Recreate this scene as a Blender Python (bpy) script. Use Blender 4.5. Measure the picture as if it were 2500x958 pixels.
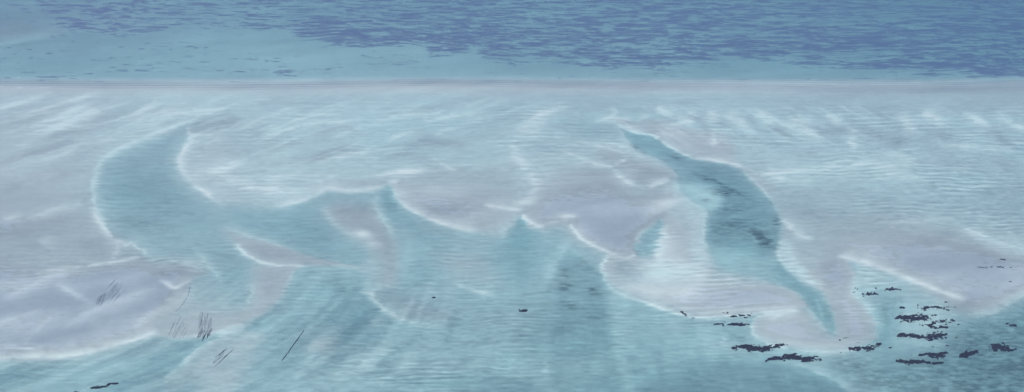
import bpy, math
import numpy as np

# ----------------------------------------------------------------------------
# clearing, camera, sky, sun, exposure
# ----------------------------------------------------------------------------
for o in list(bpy.data.objects):
    bpy.data.objects.remove(o, do_unlink=True)
scene = bpy.context.scene
COL = scene.collection
R = math.radians

CAM_H = 500.0          # the aeroplane's height in metres
PITCH = R(22.0)        # below the horizon
HFOV = R(40.0)

cam = bpy.data.cameras.new("camera")
cam.sensor_fit = 'HORIZONTAL'
cam.sensor_width = 36.0
cam.lens = 18.0 / math.tan(HFOV / 2)
cam.clip_start = 1.0
cam.clip_end = 120000.0
cam_o = bpy.data.objects.new("camera", cam)
cam_o.location = (0, 0, CAM_H)
cam_o.rotation_euler = (R(90) - PITCH, 0, 0)
COL.objects.link(cam_o)
scene.camera = cam_o

SUN_EL, SUN_AZ = R(46), R(228)       # azimuth clockwise from the view axis (+Y)
world = bpy.data.worlds.new("World")
scene.world = world
world.use_nodes = True
wn = world.node_tree
wn.nodes.clear()
w_out = wn.nodes.new("ShaderNodeOutputWorld")
w_bg = wn.nodes.new("ShaderNodeBackground")
w_sky = wn.nodes.new("ShaderNodeTexSky")
w_sky.sky_type = 'NISHITA'
w_sky.sun_disc = False
w_sky.sun_elevation = SUN_EL
w_sky.sun_rotation = SUN_AZ
w_sky.altitude = 400
w_sky.air_density = 1.0
w_sky.dust_density = 0.2
w_sky.ozone_density = 3.0
w_bg.inputs["Strength"].default_value = 0.10
wn.links.new(w_sky.outputs[0], w_bg.inputs[0])
wn.links.new(w_bg.outputs[0], w_out.inputs[0])

sun = bpy.data.lights.new("sun", 'SUN')
sun.energy = 3.0
sun.angle = R(0.5)
sun.color = (1.0, 0.965, 0.91)
sun_o = bpy.data.objects.new("sun", sun)
sx, sy, sz = (math.sin(SUN_AZ) * math.cos(SUN_EL), math.cos(SUN_AZ) * math.cos(SUN_EL), math.sin(SUN_EL))
import mathutils
sun_o.rotation_euler = mathutils.Vector((sx, sy, sz)).to_track_quat('Z', 'Y').to_euler()
sun_o.location = (sx * 900, sy * 900, sz * 900)
COL.objects.link(sun_o)

vs = scene.view_settings
vs.view_transform = 'Standard'
vs.look = 'None'
vs.gamma = 1.0
vs.use_curve_mapping = False
vs.exposure = 0.32
scene.cycles.transparent_max_bounces = 16
scene.cycles.max_bounces = 6

# ----------------------------------------------------------------------------
# layout of the tidal flat: every feature is placed by image pixel coordinates
# (u across, v down), projected through the camera to metres on the ground
# ----------------------------------------------------------------------------
K = 2 * math.tan(HFOV / 2) / 2500.0
CP, SP = math.cos(PITCH), math.sin(PITCH)

def ground(u, v, z=0.0):
    a = (np.asarray(u, float) - 1250.0) * K
    b = -(np.asarray(v, float) - 479.0) * K
    dz = b * CP - SP
    t = (z - CAM_H) / dz
    return a * t, (CP + b * SP) * t

def axis(core, outer_lo, outer_hi):
    return np.concatenate([outer_lo, core, outer_hi])

U = axis(np.arange(-200, 2700.1, 2.2), np.array([-30000, -9000, -3500, -1600, -900, -600, -420, -300, -240.]),
         np.array([2740, 2800, 2920, 3100, 3400, 4100, 6000, 11500, 32500.]))
V = axis(np.arange(-30, 1060.1, 1.25), np.array([-903, -895, -870, -800, -700, -560, -420, -300, -200, -130, -80, -50, -38.]),
         np.array([1064, 1072, 1090, 1120, 1250, 1600, 2600, 6000.]))
NU, NV = len(U), len(V)
UU, VV = np.meshgrid(U, V)
GX, GY = ground(UU, VV)

# ---- lattice noise ----------------------------------------------------------
def _hash(ix, iy, seed):
    h = (ix.astype(np.int64) * 374761393 + iy.astype(np.int64) * 668265263 + seed * 1442695041) & 0xFFFFFFFF
    h = ((h ^ (h >> 13)) * 1274126177) & 0xFFFFFFFF
    return ((h ^ (h >> 16)) & 0xFFFF) / 65535.0

def vnoise(x, y, seed=0):
    ix = np.floor(x); iy = np.floor(y)
    fx = x - ix; fy = y - iy
    fx = fx * fx * fx * (fx * (fx * 6 - 15) + 10); fy = fy * fy * fy * (fy * (fy * 6 - 15) + 10)
    a = _hash(ix, iy, seed); b = _hash(ix + 1, iy, seed)
    c = _hash(ix, iy + 1, seed); d = _hash(ix + 1, iy + 1, seed)
    return (a + (b - a) * fx) * (1 - fy) + (c + (d - c) * fx) * fy

def fbm(x, y, octv=4, gain=0.5, seed=0):
    s = np.zeros_like(x); w = 1.0; tot = 0.0
    ca, sa = math.cos(0.5), math.sin(0.5)
    for k in range(octv):
        s += w * (vnoise(x, y, seed + k * 17) - 0.5)
        tot += w; w *= gain
        x, y = x * 2.03 + 11.7, y * 2.03 - 5.3
    return s / tot * 2.0

def sstep(a, b, x):
    t = np.clip((x - a) / (b - a), 0, 1)
    return t * t * (3 - 2 * t)

# ---- fields over image coordinates: D depth, S paleness of the sand, F dark film, Rp ripples
D = np.zeros((NV, NU)); S = np.zeros((NV, NU)); F = np.zeros((NV, NU)); Rp = np.zeros((NV, NU))
FIELDS = {'D': D, 'S': S, 'F': F, 'R': Rp}

def parse(s):
    return np.array([[float(q) for q in p.split(',')] for p in s.split()])

def spline(P, closed, step=7.0):
    n = len(P); out = []
    rng = range(n) if closed else range(n - 1)
    for i in rng:
        if closed:
            p0, p1, p2, p3 = P[i - 1], P[i], P[(i + 1) % n], P[(i + 2) % n]
        else:
            p0, p1, p2, p3 = P[max(i - 1, 0)], P[i], P[i + 1], P[min(i + 2, n - 1)]
        L = math.hypot(p2[0] - p1[0], p2[1] - p1[1])
        m = max(1, int(L / step))
        t = (np.arange(m) / m)[:, None]
        out.append(0.5 * (2 * p1 + (p2 - p0) * t + (2 * p0 - 5 * p1 + 4 * p2 - p3) * t ** 2 + (3 * p1 - p0 - 3 * p2 + p3) * t ** 3))
    if not closed:
        out.append(P[-1:])
    return np.concatenate(out)

ASP = 1.35      # a pixel down the image counts a little more than one across

def near(C, closed, reach):
    """distance to a curve, signed side and interpolated extras, on a window of the grid"""
    nxt = np.roll(C, -1, 0) if closed else C[1:]
    cur = C if closed else C[:-1]
    i0 = np.searchsorted(U, C[:, 0].min() - reach); i1 = np.searchsorted(U, C[:, 0].max() + reach)
    j0 = np.searchsorted(V, C[:, 1].min() - reach); j1 = np.searchsorted(V, C[:, 1].max() + reach)
    sl = (slice(j0, j1), slice(i0, i1))
    shp = (j1 - j0, i1 - i0)
    dist = np.full(shp, 1e9); side = np.zeros(shp); ext = np.zeros(shp + (C.shape[1] - 2,))
    for a, b in zip(cur, nxt):
        ia = np.searchsorted(U, min(a[0], b[0]) - reach) - i0; ib = np.searchsorted(U, max(a[0], b[0]) + reach) - i0
        ja = np.searchsorted(V, min(a[1], b[1]) - reach) - j0; jb = np.searchsorted(V, max(a[1], b[1]) + reach) - j0
        ia, ib, ja, jb = max(ia, 0), min(ib, shp[1]), max(ja, 0), min(jb, shp[0])
        if ia >= ib or ja >= jb:
            continue
        x = U[i0 + ia:i0 + ib][None, :]; y = V[j0 + ja:j0 + jb][:, None] * ASP
        ax, ay, bx, by = a[0], a[1] * ASP, b[0], b[1] * ASP
        dx, dy = bx - ax, by - ay
        L2 = dx * dx + dy * dy + 1e-9
        t = np.clip(((x - ax) * dx + (y - ay) * dy) / L2, 0, 1)
        d = np.hypot(x - ax - t * dx, y - ay - t * dy)
        w = dist[ja:jb, ia:ib]
        m = d < w
        w[m] = d[m]
        s = (dx * (y - ay) - dy * (x - ax))
        side[ja:jb, ia:ib][m] = s[m]
        for k in range(ext.shape[2]):
            e = a[2 + k] + (b[2 + k] - a[2 + k]) * t
            ext[ja:jb, ia:ib, k][m] = e[m]
    return sl, dist, side, ext

def mixin(sl, m, vals):
    for k, val in vals.items():
        f = FIELDS[k]
        f[sl] += (val - f[sl]) * m

def fill(s, soft, a=1.0, **vals):
    """closed outline, edge softness in image pixels (or third number per point)"""
    P = parse(s)
    if P.shape[1] < 3:
        P = np.c_[P, np.full(len(P), float(soft))]
    C = spline(P, True)
    C[:, 2] = np.maximum(C[:, 2], 2.0) * (1.6 if vals.get('S', 1) < .3 else 1.15)
    grade = min(45.0, .22 * min(np.ptp(C[:, 0]), np.ptp(C[:, 1]) * 1.6))
    reach = max(C[:, 2].max() * 1.2, grade) + 4
    sl, dist, side, ext = near(C, True, reach)
    j0, i0 = sl[0].start, sl[1].start
    tog = np.zeros(dist.shape, bool)
    n = len(C)
    for q in range(n):
        x1, y1 = C[q, :2]; x2, y2 = C[(q + 1) % n, :2]
        if y1 == y2: continue
        lo, hi = min(y1, y2), max(y1, y2)
        ja = np.searchsorted(V, lo); jb = np.searchsorted(V, hi)
        for j in range(ja, jb):
            xx = x1 + (V[j] - y1) / (y2 - y1) * (x2 - x1)
            i = np.searchsorted(U, xx) - i0
            if 0 <= j - j0 < tog.shape[0] and i < tog.shape[1]:
                tog[j - j0, max(i, 0)] ^= True
    inside = np.logical_xor.accumulate(tog, axis=1)
    sd = np.where(inside, dist, -dist)
    soft_f = np.where(dist < 1e8, ext[..., 0], 1.0)
    soft_f = np.maximum(soft_f, 1.0)
    mixin(sl, a * (.62 * sstep(-1, 1, sd / soft_f) + .38 * sstep(0, 1, sd / (grade + soft_f))), vals)

def line(s, w=(8, 8), a=1.0, p=1.6, taper=0.25, halo=True, **vals):
    """ridge or trough along a curve; w = width on its (image-lower side when running right, other side)"""
    P = parse(s)
    n = len(P)
    if halo and vals.get('S', 0) >= .9:
        line(s, (w[0] * 2.6, w[1] * 4.2), a * .5, 1.4, min(taper * 1.2, .5), False, S=.8)
    if P.shape[1] < 3:
        P = np.c_[P, np.ones(n)]
    C = spline(P, False)
    L = np.r_[0, np.cumsum(np.hypot(np.diff(C[:, 0]), np.diff(C[:, 1]) * ASP))]
    L /= L[-1]
    C[:, 2] *= np.clip(np.minimum(L, 1 - L) / max(taper, 1e-3), 0, 1) ** 0.7
    sl, dist, side, ext = near(C, False, max(w) * 2.6)
    ww = np.where(side > 0, w[0], w[1])
    m = np.exp(-(dist / ww) ** p) * np.clip(ext[..., 0], 0, 1) * a
    if vals.get('S', 0) >= .8:
        m = m * np.clip(.78 + .8 * fbm(UU[sl] / 42.0, VV[sl] / 26.0, 3, .6, 19), .2, 1.0)
    mixin(sl, m, vals)

def blob(u, v, ru, rv, rot=0.0, a=1.0, p=2.0, **vals):
    r = max(ru, rv) * 2.2
    i0 = np.searchsorted(U, u - r); i1 = np.searchsorted(U, u + r)
    j0 = np.searchsorted(V, v - r); j1 = np.searchsorted(V, v + r)
    x = U[i0:i1][None, :] - u; y = V[j0:j1][:, None] - v
    c, s_ = math.cos(R(rot)), math.sin(R(rot))
    q = ((x * c + y * s_) / ru) ** 2 + ((-x * s_ + y * c) / rv) ** 2
    mixin((slice(j0, j1), slice(i0, i1)), a * np.exp(-q ** (p / 2)), vals)

# ---- ground tones -----------------------------------------------------------
# coarse depths of the flat, judged by eye in image coordinates: rows of (v: depth at u=0,500,1000,1500,2000,2500) and paleness
def table(vs_, rows):
    us = np.array([-300, 0, 500, 1000, 1500, 2000, 2500, 2800.])
    rows = np.array([[r[0]] + list(r) + [r[-1]] for r in rows], float)
    cols = np.stack([np.interp(V, vs_, rows[:, k]) for k in range(8)], 1)     # NV x 8
    out = np.empty((NV, NU))
    for j in range(NV):
        out[j] = np.interp(U, us, cols[j])
    return out

tv = [-60, 60, 150, 188, 200, 214, 240, 300, 380, 460, 540, 620, 700, 780, 860, 958]
D[:] = table(tv, [
    [1.0, 1.25, 1.35, 1.5, 1.7, 2.1], [.85, 1.1, 1.3, 1.4, 1.55, 2.0], [1.05, 1.15, 1.25, 1.35, 1.5, 1.8], [1.0, 1.0, .95, 1.0, 1.2, 1.3],
    [.15, .2, .1, .15, .25, .4], [.0, .05, .05, .05, .1, .2], [.35, .5, .6, .68, .6, .55],
    [.25, .52, .72, .75, .72, .75], [.2, .5, .7, .55, .65, .75], [.1, .4, .5, .4, .6, .8],
    [.0, .25, .3, .25, .4, .55], [.05, .5, .6, .3, .3, .15], [.05, .5, .8, .9, .3, .1],
    [.05, .4, 1.0, 1.1, .6, .9], [.2, .5, 1.0, 1.3, 1.1, 1.5], [.9, .9, 1.0, 1.3, 1.6, 1.7]])
S[:] = table(tv, [
    [.25, .35, .3, .25, .2, .1], [.25, .4, .4, .35, .3, .2], [.4, .5, .5, .45, .35, .3], [.45, .5, .5, .45, .4, .3],
    [.3, .35, .35, .3, .25, .1], [.4, .45, .45, .4, .35, .2], [.55, .65, .6, .55, .5, .42],
    [.45, .62, .68, .6, .6, .6], [.35, .6, .58, .5, .6, .55], [.3, .6, .55, .4, .55, .5],
    [.15, .4, .35, .3, .4, .4], [.2, .4, .4, .3, .35, .2], [.25, .4, .4, .4, .35, .15],
    [.3, .4, .45, .45, .4, .3], [.4, .4, .5, .5, .5, .3], [.5, .4, .45, .4, .4, .35]])
Rp[:] = table(tv, [[0] * 6, [0] * 6, [0] * 6, [.05] * 6, [.05] * 6, [.02] * 6, [.1] * 6, [.3, .35, .6, .55, .7, .8],
    [.12, .3, .4, .4, .6, .9], [.1, .25, .25, .25, .4, 1], [.1, .3, .2, .1, .3, .9], [.4, .4, .5, .4, .2, .3],
    [.15, .4, .6, .5, .4, .1], [.2, .4, .9, .8, .4, .3], [.2, .5, 1, 1, .6, .3], [.4, .6, 1, 1, .5, .4]])

LAV = dict(D=-0.08, S=.12, R=.12)      # damp bare sand standing clear of the water
PALE = dict(D=.06, S=1.0)              # clean pale sand
# --- upper left violet shoal
fill("-250,30 0,45 60,55 110,68 150,78 120,88 60,97 0,108 -250,130", 16, D=.4, S=.0)
line("-60,112 0,108 60,98 110,90 150,88", (6, 14), a=.6, D=.9, S=.75)
# light lagoon by the shore
blob(700, 140, 240, 45, a=.5, D=.95, S=.7)
blob(1000, 130, 120, 30, a=.4, D=.9, S=.7)
# shore: swash band
line("-200,197 0,199 300,205 560,208 700,206 900,200 1050,198 1300,201 1500,206 1700,209 1900,209 2150,216 2350,212 2500,202 2700,198", (8, 6), a=.85, taper=.01, D=.22, S=.25)
line("-200,188 0,190 300,195 560,200 700,198 900,192 1050,190 1300,191 1500,196 1700,200 1900,203 2150,205 2350,198 2500,192 2700,190", (5, 9), a=.45, taper=.01, halo=False, D=.5, S=.85)
for dv in (3, 7, 11):
    line(" ".join("%g,%g" % (u, v + dv) for u, v in ((-200, 197), (0, 199), (300, 205), (560, 208), (700, 206), (900, 200), (1050, 198), (1300, 201), (1500, 206), (1700, 209), (1900, 209), (2150, 216), (2350, 212), (2500, 202), (2700, 198))),
         (1.3, 1.3), a=.45, taper=.01, S=-.1)
line("2100,215 2300,216 2500,212 2700,208", (14, 10), a=.7, taper=.3, D=.2, S=.0)

# --- left flat: paler streaks running up to the right, darker lows
for s, a in (("-20,268 60,245 130,222", .5), ("0,300 100,268 200,236 260,220", .6), ("-10,330 90,300 180,268 250,244", .6),
             ("60,330 150,300 240,262 300,240", .6), ("170,300 250,268 330,240", .6), ("120,320 200,290 270,268", .4),
             ("290,300 340,272 390,245", .5), ("380,275 430,258 470,246", .5), ("330,290 390,276 450,262", .5)):
    line(s, (10, 5), a=a * 1.1, D=.1, S=1.0)
for s, a in (("-20,310 80,285 180,250", .4), ("60,355 180,320 290,280", .4), ("-20,400 100,370 200,350", .5), ("0,470 120,430 210,420", .5)):
    line(s, (16, 16), a=a, D=.05, S=.02)
line("100,395 150,380 200,355 260,345 330,332", (5, 8), a=.4, D=.1, S=.9)
line("50,460 90,440 150,425", (6, 10), a=.35, D=.1, S=.9)
line("-30,555 0,543 30,533 60,526", (6, 8), a=.7, taper=.4, D=.05, S=1)
line("30,548 80,530 120,514 160,502 205,498", (12, 5), a=.7, D=.15, S=.95)
line("100,600 115,585 125,570", (14, 14), a=.45, D=.2, S=.95)
line("0,640 120,640 160,600", (30, 30), a=.35, D=.25, S=.35)
blob(230, 600, 70, 30, 0, a=.6, D=-.05, S=.05)
blob(60, 590, 60, 30, 0, a=.4, D=.15, S=.05)

# --- channel A, the broad pool on the left
fill("548,269,4 500,286,5 440,306,5 370,331,5 300,359,7 262,381,9 242,402,10 232,432,10 229,466,8 234,501,7 246,531,6 266,558,6 292,580,7 325,596,8 352,612,9 350,632,16 "
     "420,640,26 500,662,16 468,690,6 460,720,8 435,765,16 455,775,25 520,760,25 600,745,20 618,700,14 622,650,16 575,600,10 600,560,40 700,545,60 640,515,40 "
     "560,504,22 520,486,8 490,466,7 462,446,6 447,424,6 440,396,6 447,370,6 462,345,7 460,325,5 470,304,5 510,283,4", 8, D=.9, S=.47, F=.02, R=.3)
blob(330, 470, 90, 80, 0, a=.55, D=1.05, S=.4)
blob(355, 548, 60, 14, 8, a=.6, F=.5)
blob(390, 490, 120, 50, 20, a=.5, D=1.2, S=.25, F=.05)
blob(560, 650, 60, 50, 40, a=.6, D=1.3, S=.35)
# shelf along its western bank
line("440,304 370,328 300,356 258,382 238,404 228,432 226,466 232,502 246,531 262,552", (3, 11), a=.95, taper=.12, D=.35, S=.95)
line("548,266 500,278 440,303 370,327", (3, 3), a=.6, D=.15, S=1)
line("225,500 236,528 256,556 276,580 295,592 312,603", (9, 6), a=.85, taper=.15, **PALE)
# lavender lobe at its head
fill("551,271 520,280 490,286 468,298 458,312 462,324 490,329 530,324 560,312 590,296 575,280", 6, a=.8, D=.4, S=.25, R=.1)
line("470,297 457,310 459,323 478,330 520,327 560,314 590,297", (3, 4), a=.85, taper=.1, halo=False, D=.02, S=.85)
line("462,326 466,345 450,366 440,384 440,402 450,424 474,449 500,468 530,488 560,503", (7, 11), a=1.0, taper=.12, **PALE)
line("395,282 450,275 500,270 535,267 552,271", (3, 5), a=.95, **PALE)
line("300,293 370,290 440,280", (4, 8), a=.35, **PALE)
# light flat east of it
blob(520, 400, 50, 60, 20, a=.6, D=.1, S=.6)
line("470,358 530,342 560,335", (5, 5), a=.4, **PALE)
for s, a, w in (("505,428 550,412 600,390", .6, (7, 9)), ("560,440 600,455 640,462 700,458", .55, (8, 14)), ("530,430 580,442 620,455", .5, (6, 8)), ("620,470 690,470 760,462", .3, (10, 16)),
             ("570,320 640,290 700,268 740,262", .4, (5, 5)), ("620,350 690,322 760,302 830,298 900,290", .6, (4, 7)), ("700,300 770,282 830,276", .5, (4, 5)),
             ("790,345 850,325 900,300", .35, (4, 6)), ("720,420 800,390 880,372 930,365", .5, (6, 8)), ("640,440 720,430 800,425", .3, (8, 8)),
             ("900,310 930,296 1000,278 1080,272", .5, (5, 7)), ("1030,300 1060,290 1140,280 1200,270", .5, (6, 6)),
             ("940,345 980,330 1030,312", .4, (4, 6)), ("1050,380 1080,400 1120,420", .4, (4, 6)), ("1060,335 1080,320 1130,312", .35, (5, 6)), ("820,330 850,322 870,318", .3, (4, 4))):
    line(s, w, a=min(1, a * 1.4), D=.14, S=1.0, R=.7)
for s, a, w in (("760,330 830,310 880,318", .5, (12, 8)), ("740,400 800,370 880,350", .5, (14, 10)), ("1000,330 1080,350 1160,360", .4, (18, 18)), ("930,380 1000,380 1060,395", .35, (14, 12)),
             ("1080,430 1180,430 1230,400", .4, (30, 20)), ("600,390 680,360 760,345", .35, (14, 8)), ("1130,480 1220,470 1250,430", .3, (24, 20))):
    line(s, w, a=a, D=.2, S=.05, R=.2)
# --- rim over bay B and the bay
fill("560,506,24 640,510,18 700,503,14 760,480,12 810,468,10 870,472,8 920,466,6 950,452,5 930,475,8 912,492,12 900,520,24 850,520,24 800,505,14 "
     "790,520,16 840,570,20 900,610,18 880,650,10 830,642,8 740,620,6 680,597,6 620,575,12 570,545,24", 12, D=1.15, S=.42, R=.2)
blob(760, 570, 70, 40, 15, a=.6, D=1.45, S=.38)
line("660,506 710,498 750,486 780,472 800,460 850,466 900,464 930,456 950,447", (5, 12), a=.85, taper=.12, D=.08, S=.95)
line("770,445 800,436 818,428", (6, 8), a=.6, **PALE)
line("740,468 800,455 880,458", (12, 14), a=.35, D=.05, S=.6)
blob(880, 448, 60, 10, 0, a=.5, D=-.05, S=.1)
# lavender finger between the bays
fill("800,500 850,490 905,500 918,530 940,565 962,600 972,650 966,700 940,708 925,680 935,640 905,605 860,575 820,540", 14, D=.05, S=.12, R=.2)
blob(940, 610, 24, 40, -15, a=.5, D=.15, S=.0)
blob(886, 571, 22, 9, 10, a=.85, **PALE)
blob(912, 597, 22, 8, 10, a=.4, **PALE)
line("790,505 815,540 850,568 880,578", (8, 6), a=.4, D=.3, S=.9)
# --- central bar H with its bright southern rim
fill("955,447,5 985,432,26 1060,425,40 1180,440,40 1260,470,30 1280,505,12 1262,520,12 1225,556,20 1180,568,14 1130,562,7 1080,548,6 1030,527,6 990,508,5 968,488,5 957,468,4", 10, D=.02, S=.22, R=.15)
blob(1080, 465, 70, 16, 0, a=.6, S=.5)
blob(990, 420, 42, 8, -4, a=.95, D=.0, S=1)
blob(940, 427, 30, 5, -4, a=.6, D=.0, S=1)
line("930,430 985,427 1030,430", (2, 2), a=.5, S=.15)
line("953,450 954,468 966,489 990,507 1030,527 1080,547 1130,562 1165,569", (6, 13), a=.95, taper=.1, **PALE)
line("945,447 960,444 975,446", (6, 6), a=.8, **PALE)
blob(1100, 515, 60, 16, 8, a=.5, D=0, S=.05)
# --- bay under the central bar
fill("958,455,4 962,476,4 978,497,4 1005,516,5 1060,543,6 1120,562,9 1180,572,16 1230,575,20 1270,530,5 1288,560,8 1325,566,10 1372,556,10 1400,580,12 1440,604,10 1484,625,6 1474,640,6 1466,656,5 1476,688,5 "
     "1500,715,6 1600,765,8 1500,800,40 1350,780,50 1200,760,40 1080,720,40 1000,720,24 976,700,8 980,640,8 976,600,10 955,562,14 932,530,12 918,500,8 930,476,6 948,455,4", 8, D=1.15, S=.5, R=.4)
blob(955, 500, 16, 40, -20, a=.8, D=1.6, S=.4)
blob(990, 535, 40, 16, 30, a=.5, D=1.4, S=.45)
line("922,470 915,490 922,515 940,545 962,585", (4, 10), a=.6, D=.6, S=.95)
line("985,560 1000,590 990,640 985,700", (14, 20), a=.45, D=.75, S=.9)
# lavender islands in the bay
fill("1060,615 1120,605 1180,608 1215,640 1225,680 1200,705 1160,700 1110,690 1080,665", 26, a=.8, D=.25, S=.2, R=.4)
blob(1150, 590, 60, 14, 0, a=.5, D=.6, S=.2)
line("1105,690 1135,702 1170,712 1215,722", (6, 9), a=.7, D=.15, S=.95)
blob(1010, 640, 40, 40, 0, a=.4, D=1.3, S=.45)
# --- wedge I
fill("1273,528,3 1292,556,6 1320,568,12 1300,620,26 1290,680,30 1250,680,26 1235,620,20 1240,575,12", 10, D=1.5, S=.4, R=.3)
line("1268,524 1250,542 1232,565 1222,590", (12, 5), a=.6, D=.4, S=.95, R=.6)
blob(1230, 620, 30, 40, 0, a=.5, D=1.3, S=.35)
# --- bar J
fill("1277,524,4 1292,508,10 1300,470,30 1340,440,40 1420,410,40 1500,430,20 1560,470,24 1640,460,20 1660,490,20 1622,530,5 1588,550,5 1560,574,5 1546,592,5 1556,608,5 1550,622,4 1520,632,4 1490,618,4 "
     "1455,604,5 1426,588,5 1404,566,5 1392,543,5 1345,546,5 1314,554,5 1290,543,4", 8, D=-.08, S=.1, R=.12)
blob(1460, 570, 70, 40, 20, a=.7, D=-.05, S=.03)
blob(1430, 470, 90, 30, 0, a=.45, D=.1, S=.1)
blob(1480, 510, 110, 14, 0, a=.4, S=.4)
line("1272,522 1290,541 1314,552 1330,550", (5, 7), a=.9, taper=.1, **PALE)
line("1320,550 1355,542 1390,538 1410,540", (3, 4), a=.8, **PALE)
line("1391,541 1404,565 1428,588 1460,605 1492,619", (5, 6), a=.95, taper=.08, **PALE)
line("1490,617 1510,629 1530,630 1556,620", (4, 4), a=.85, taper=.1, **PALE)
blob(1385, 528, 22, 6, 0, a=.8, **PALE)
line("1180,500 1220,508 1260,512 1280,514", (6, 8), a=.85, **PALE)
blob(1280, 494, 26, 9, -10, a=.7, **PALE)
blob(1640, 495, 50, 12, -8, a=.9, **PALE)
line("1560,535 1600,520 1640,505", (6, 12), a=.5, D=.05, S=.8)
# broad rippled ridge c
line("1390,255 1340,272 1300,290 1272,322 1258,350 1254,378 1276,400 1296,425 1304,452 1298,480 1284,500", (13, 16), a=.75, taper=.15, D=.12, S=1, R=.9)
line("1330,290 1300,320 1290,335", (16, 16), a=.6, D=.1, S=1, R=1)
blob(1250, 410, 20, 24, 0, a=.3, D=.2, S=.05)
line("1345,320 1390,300 1450,290", (20, 20), a=.35, D=.7, S=.3, R=.8)
# lines in the shallows by the right channel
fill("1470,345 1500,352 1530,375 1525,395 1490,402 1450,385", 8, a=.7, D=.15, S=.12)
fill("1500,400 1540,385 1600,400 1645,425 1640,440 1590,455 1540,440", 10, a=.8, D=.05, S=.15)
line("1402,334 1412,343 1440,352 1480,362 1520,372 1540,378", (4, 7), a=.6, D=.1, S=.9)
line("1532,382 1522,394 1500,402", (4, 4), a=.7, taper=.1, **PALE)
line("1370,368 1400,378 1430,392 1462,402 1490,407 1504,418 1520,438 1550,452 1575,458", (5, 6), a=.7, taper=.15, D=.08, S=.95)
line("1500,412 1522,436 1550,450", (8, 8), a=.5, D=.15, S=1, R=.8)
line("1575,458 1600,452 1625,443 1640,436", (4, 6), a=.75, **PALE)
line("1590,450 1615,440 1640,428", (3, 3), a=.5, **PALE)

# --- right channel L
fill("1506,302,3 1522,316,4 1548,324,4 1590,331,4 1612,343,4 1632,357,4 1662,374,4 1692,387,4 1722,393,4 1772,401,4 1806,413,5 1834,433,5 1858,457,5 1882,482,5 1896,506,6 1905,532,7 1908,560,9 1900,592,9 1898,622,9 "
     "1920,652,9 1962,685,8 2000,705,7 2022,732,6 2036,772,5 2042,818,5 2030,812,9 2006,788,9 1985,764,6 1973,748,5 1955,726,5 1920,705,6 1870,684,12 1810,672,24 1765,662,24 1745,632,18 1730,604,8 1722,570,6 1722,540,5 "
     "1728,514,5 1706,498,8 1676,478,10 1655,452,10 1650,424,8 1634,408,8 1600,388,10 1564,370,10 1544,350,8 1524,326,5", 6, D=1.5, S=.5, F=.03, R=.1)
fill("1700,412 1770,410 1830,440 1876,486 1896,530 1896,580 1880,620 1830,600 1770,610 1735,600 1730,545 1745,510 1770,480 1750,450", 14, D=1.5, S=.36, F=.13, R=.25)
fill("1590,334 1640,364 1700,392 1770,405 1730,420 1660,400 1610,370", 9, a=.8, D=1.4, S=.4)
fill("1640,452 1680,445 1740,452 1765,480 1760,500 1740,515 1700,495 1670,475", 10, a=1.0, D=.95, S=1.0)
fill("1900,640 1950,685 1990,712 2010,740 2020,780 2005,770 1985,740 1950,712 1900,690 1870,660", 10, a=.85, D=1.75, S=.4, F=.1)
fill("1730,610 1800,612 1870,640 1905,690 1840,672 1780,668", 16, a=.6, D=1.1, S=.6)
for b in ((1560, 365, 16, 6, 35, .7), (1650, 384, 16, 5, 25, .6), (1720, 434, 22, 6, 25, .8), (1760, 448, 34, 4, 28, .7), (1765, 468, 26, 9, 5, .9), (1730, 460, 10, 3, 0, .5), (1790, 462, 40, 4, 28, .45),
          (1780, 510, 30, 9, -10, .6), (1800, 545, 50, 14, 0, .5), (1845, 572, 26, 14, 30, .8), (1870, 590, 26, 16, 20, .75), (1895, 545, 9, 22, 0, .6), (1760, 560, 24, 16, 0, .4),
          (1725, 488, 14, 5, 20, .5), (2020, 760, 10, 30, -15, .3)):
    blob(b[0], b[1], b[2], b[3], b[4], a=b[5], F=.85)
line("1815,560 1835,575 1850,600", (8, 6), a=.5, D=1.3, S=.7, F=0)
# pale shelf along the western bank
line("1645,440 1660,470 1690,496 1716,508 1723,524 1718,548 1717,582 1726,610", (22, 4), a=.95, taper=.1, D=.75, S=1.0, R=.3)
line("1724,512 1726,526 1720,550 1719,580", (2, 3), a=.6, taper=.2, D=.3, S=1)
line("1545,352 1580,378 1630,402 1648,412", (12, 6), a=.7, D=.6, S=.9)
line("1505,304 1518,322 1534,340 1545,362", (9, 5), a=.6, D=.5, S=.9, R=.6)
line("1906,590 1902,620 1915,648 1940,668", (4, 12), a=.7, D=.4, S=1)
line("1930,640 1965,672 2000,695 2020,720", (4, 12), a=.6, D=.25, S=.95)
line("1870,672 1920,702 1955,722 1970,742", (5, 4), a=.5, D=.3, S=.9)
line("1975,750 2000,785 2020,812", (9, 5), a=.7, D=.55, S=.9)
line("1985,722 1998,742 2004,760 2016,790", (4, 6), a=.5, D=.9, S=.9)
# lavender points above the channel
fill("1478,294 1500,292 1530,294 1548,300 1600,290 1680,310 1780,330 1800,400 1770,396 1720,389 1690,383 1660,370 1630,352 1610,338 1590,328 1546,321 1520,312 1508,303", 5, a=.8, D=-.05, S=.3, R=.25)
line("1455,298 1490,292 1530,292 1545,296", (3, 9), a=.7, D=.0, S=.95)
line("1480,292 1515,293 1540,299 1556,297", (2, 2), a=.6, taper=.1, S=.0, D=-.02)
line("1548,297 1570,288 1590,278", (4, 6), a=.5, D=0, S=.9)
line("1506,300 1520,314 1546,323 1590,330 1612,341", (3, 3), a=.85, taper=.08, D=.1, S=1)
line("1560,322 1600,327 1618,338 1628,346", (1.5, 2.5), a=.7, D=-.05, S=.0)
line("1612,342 1634,357 1664,374 1692,386", (4, 4), a=.8, taper=.1, D=.15, S=1)
line("1690,384 1740,391 1785,399 1810,408 1834,416", (3, 6), a=.95, **PALE)
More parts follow.
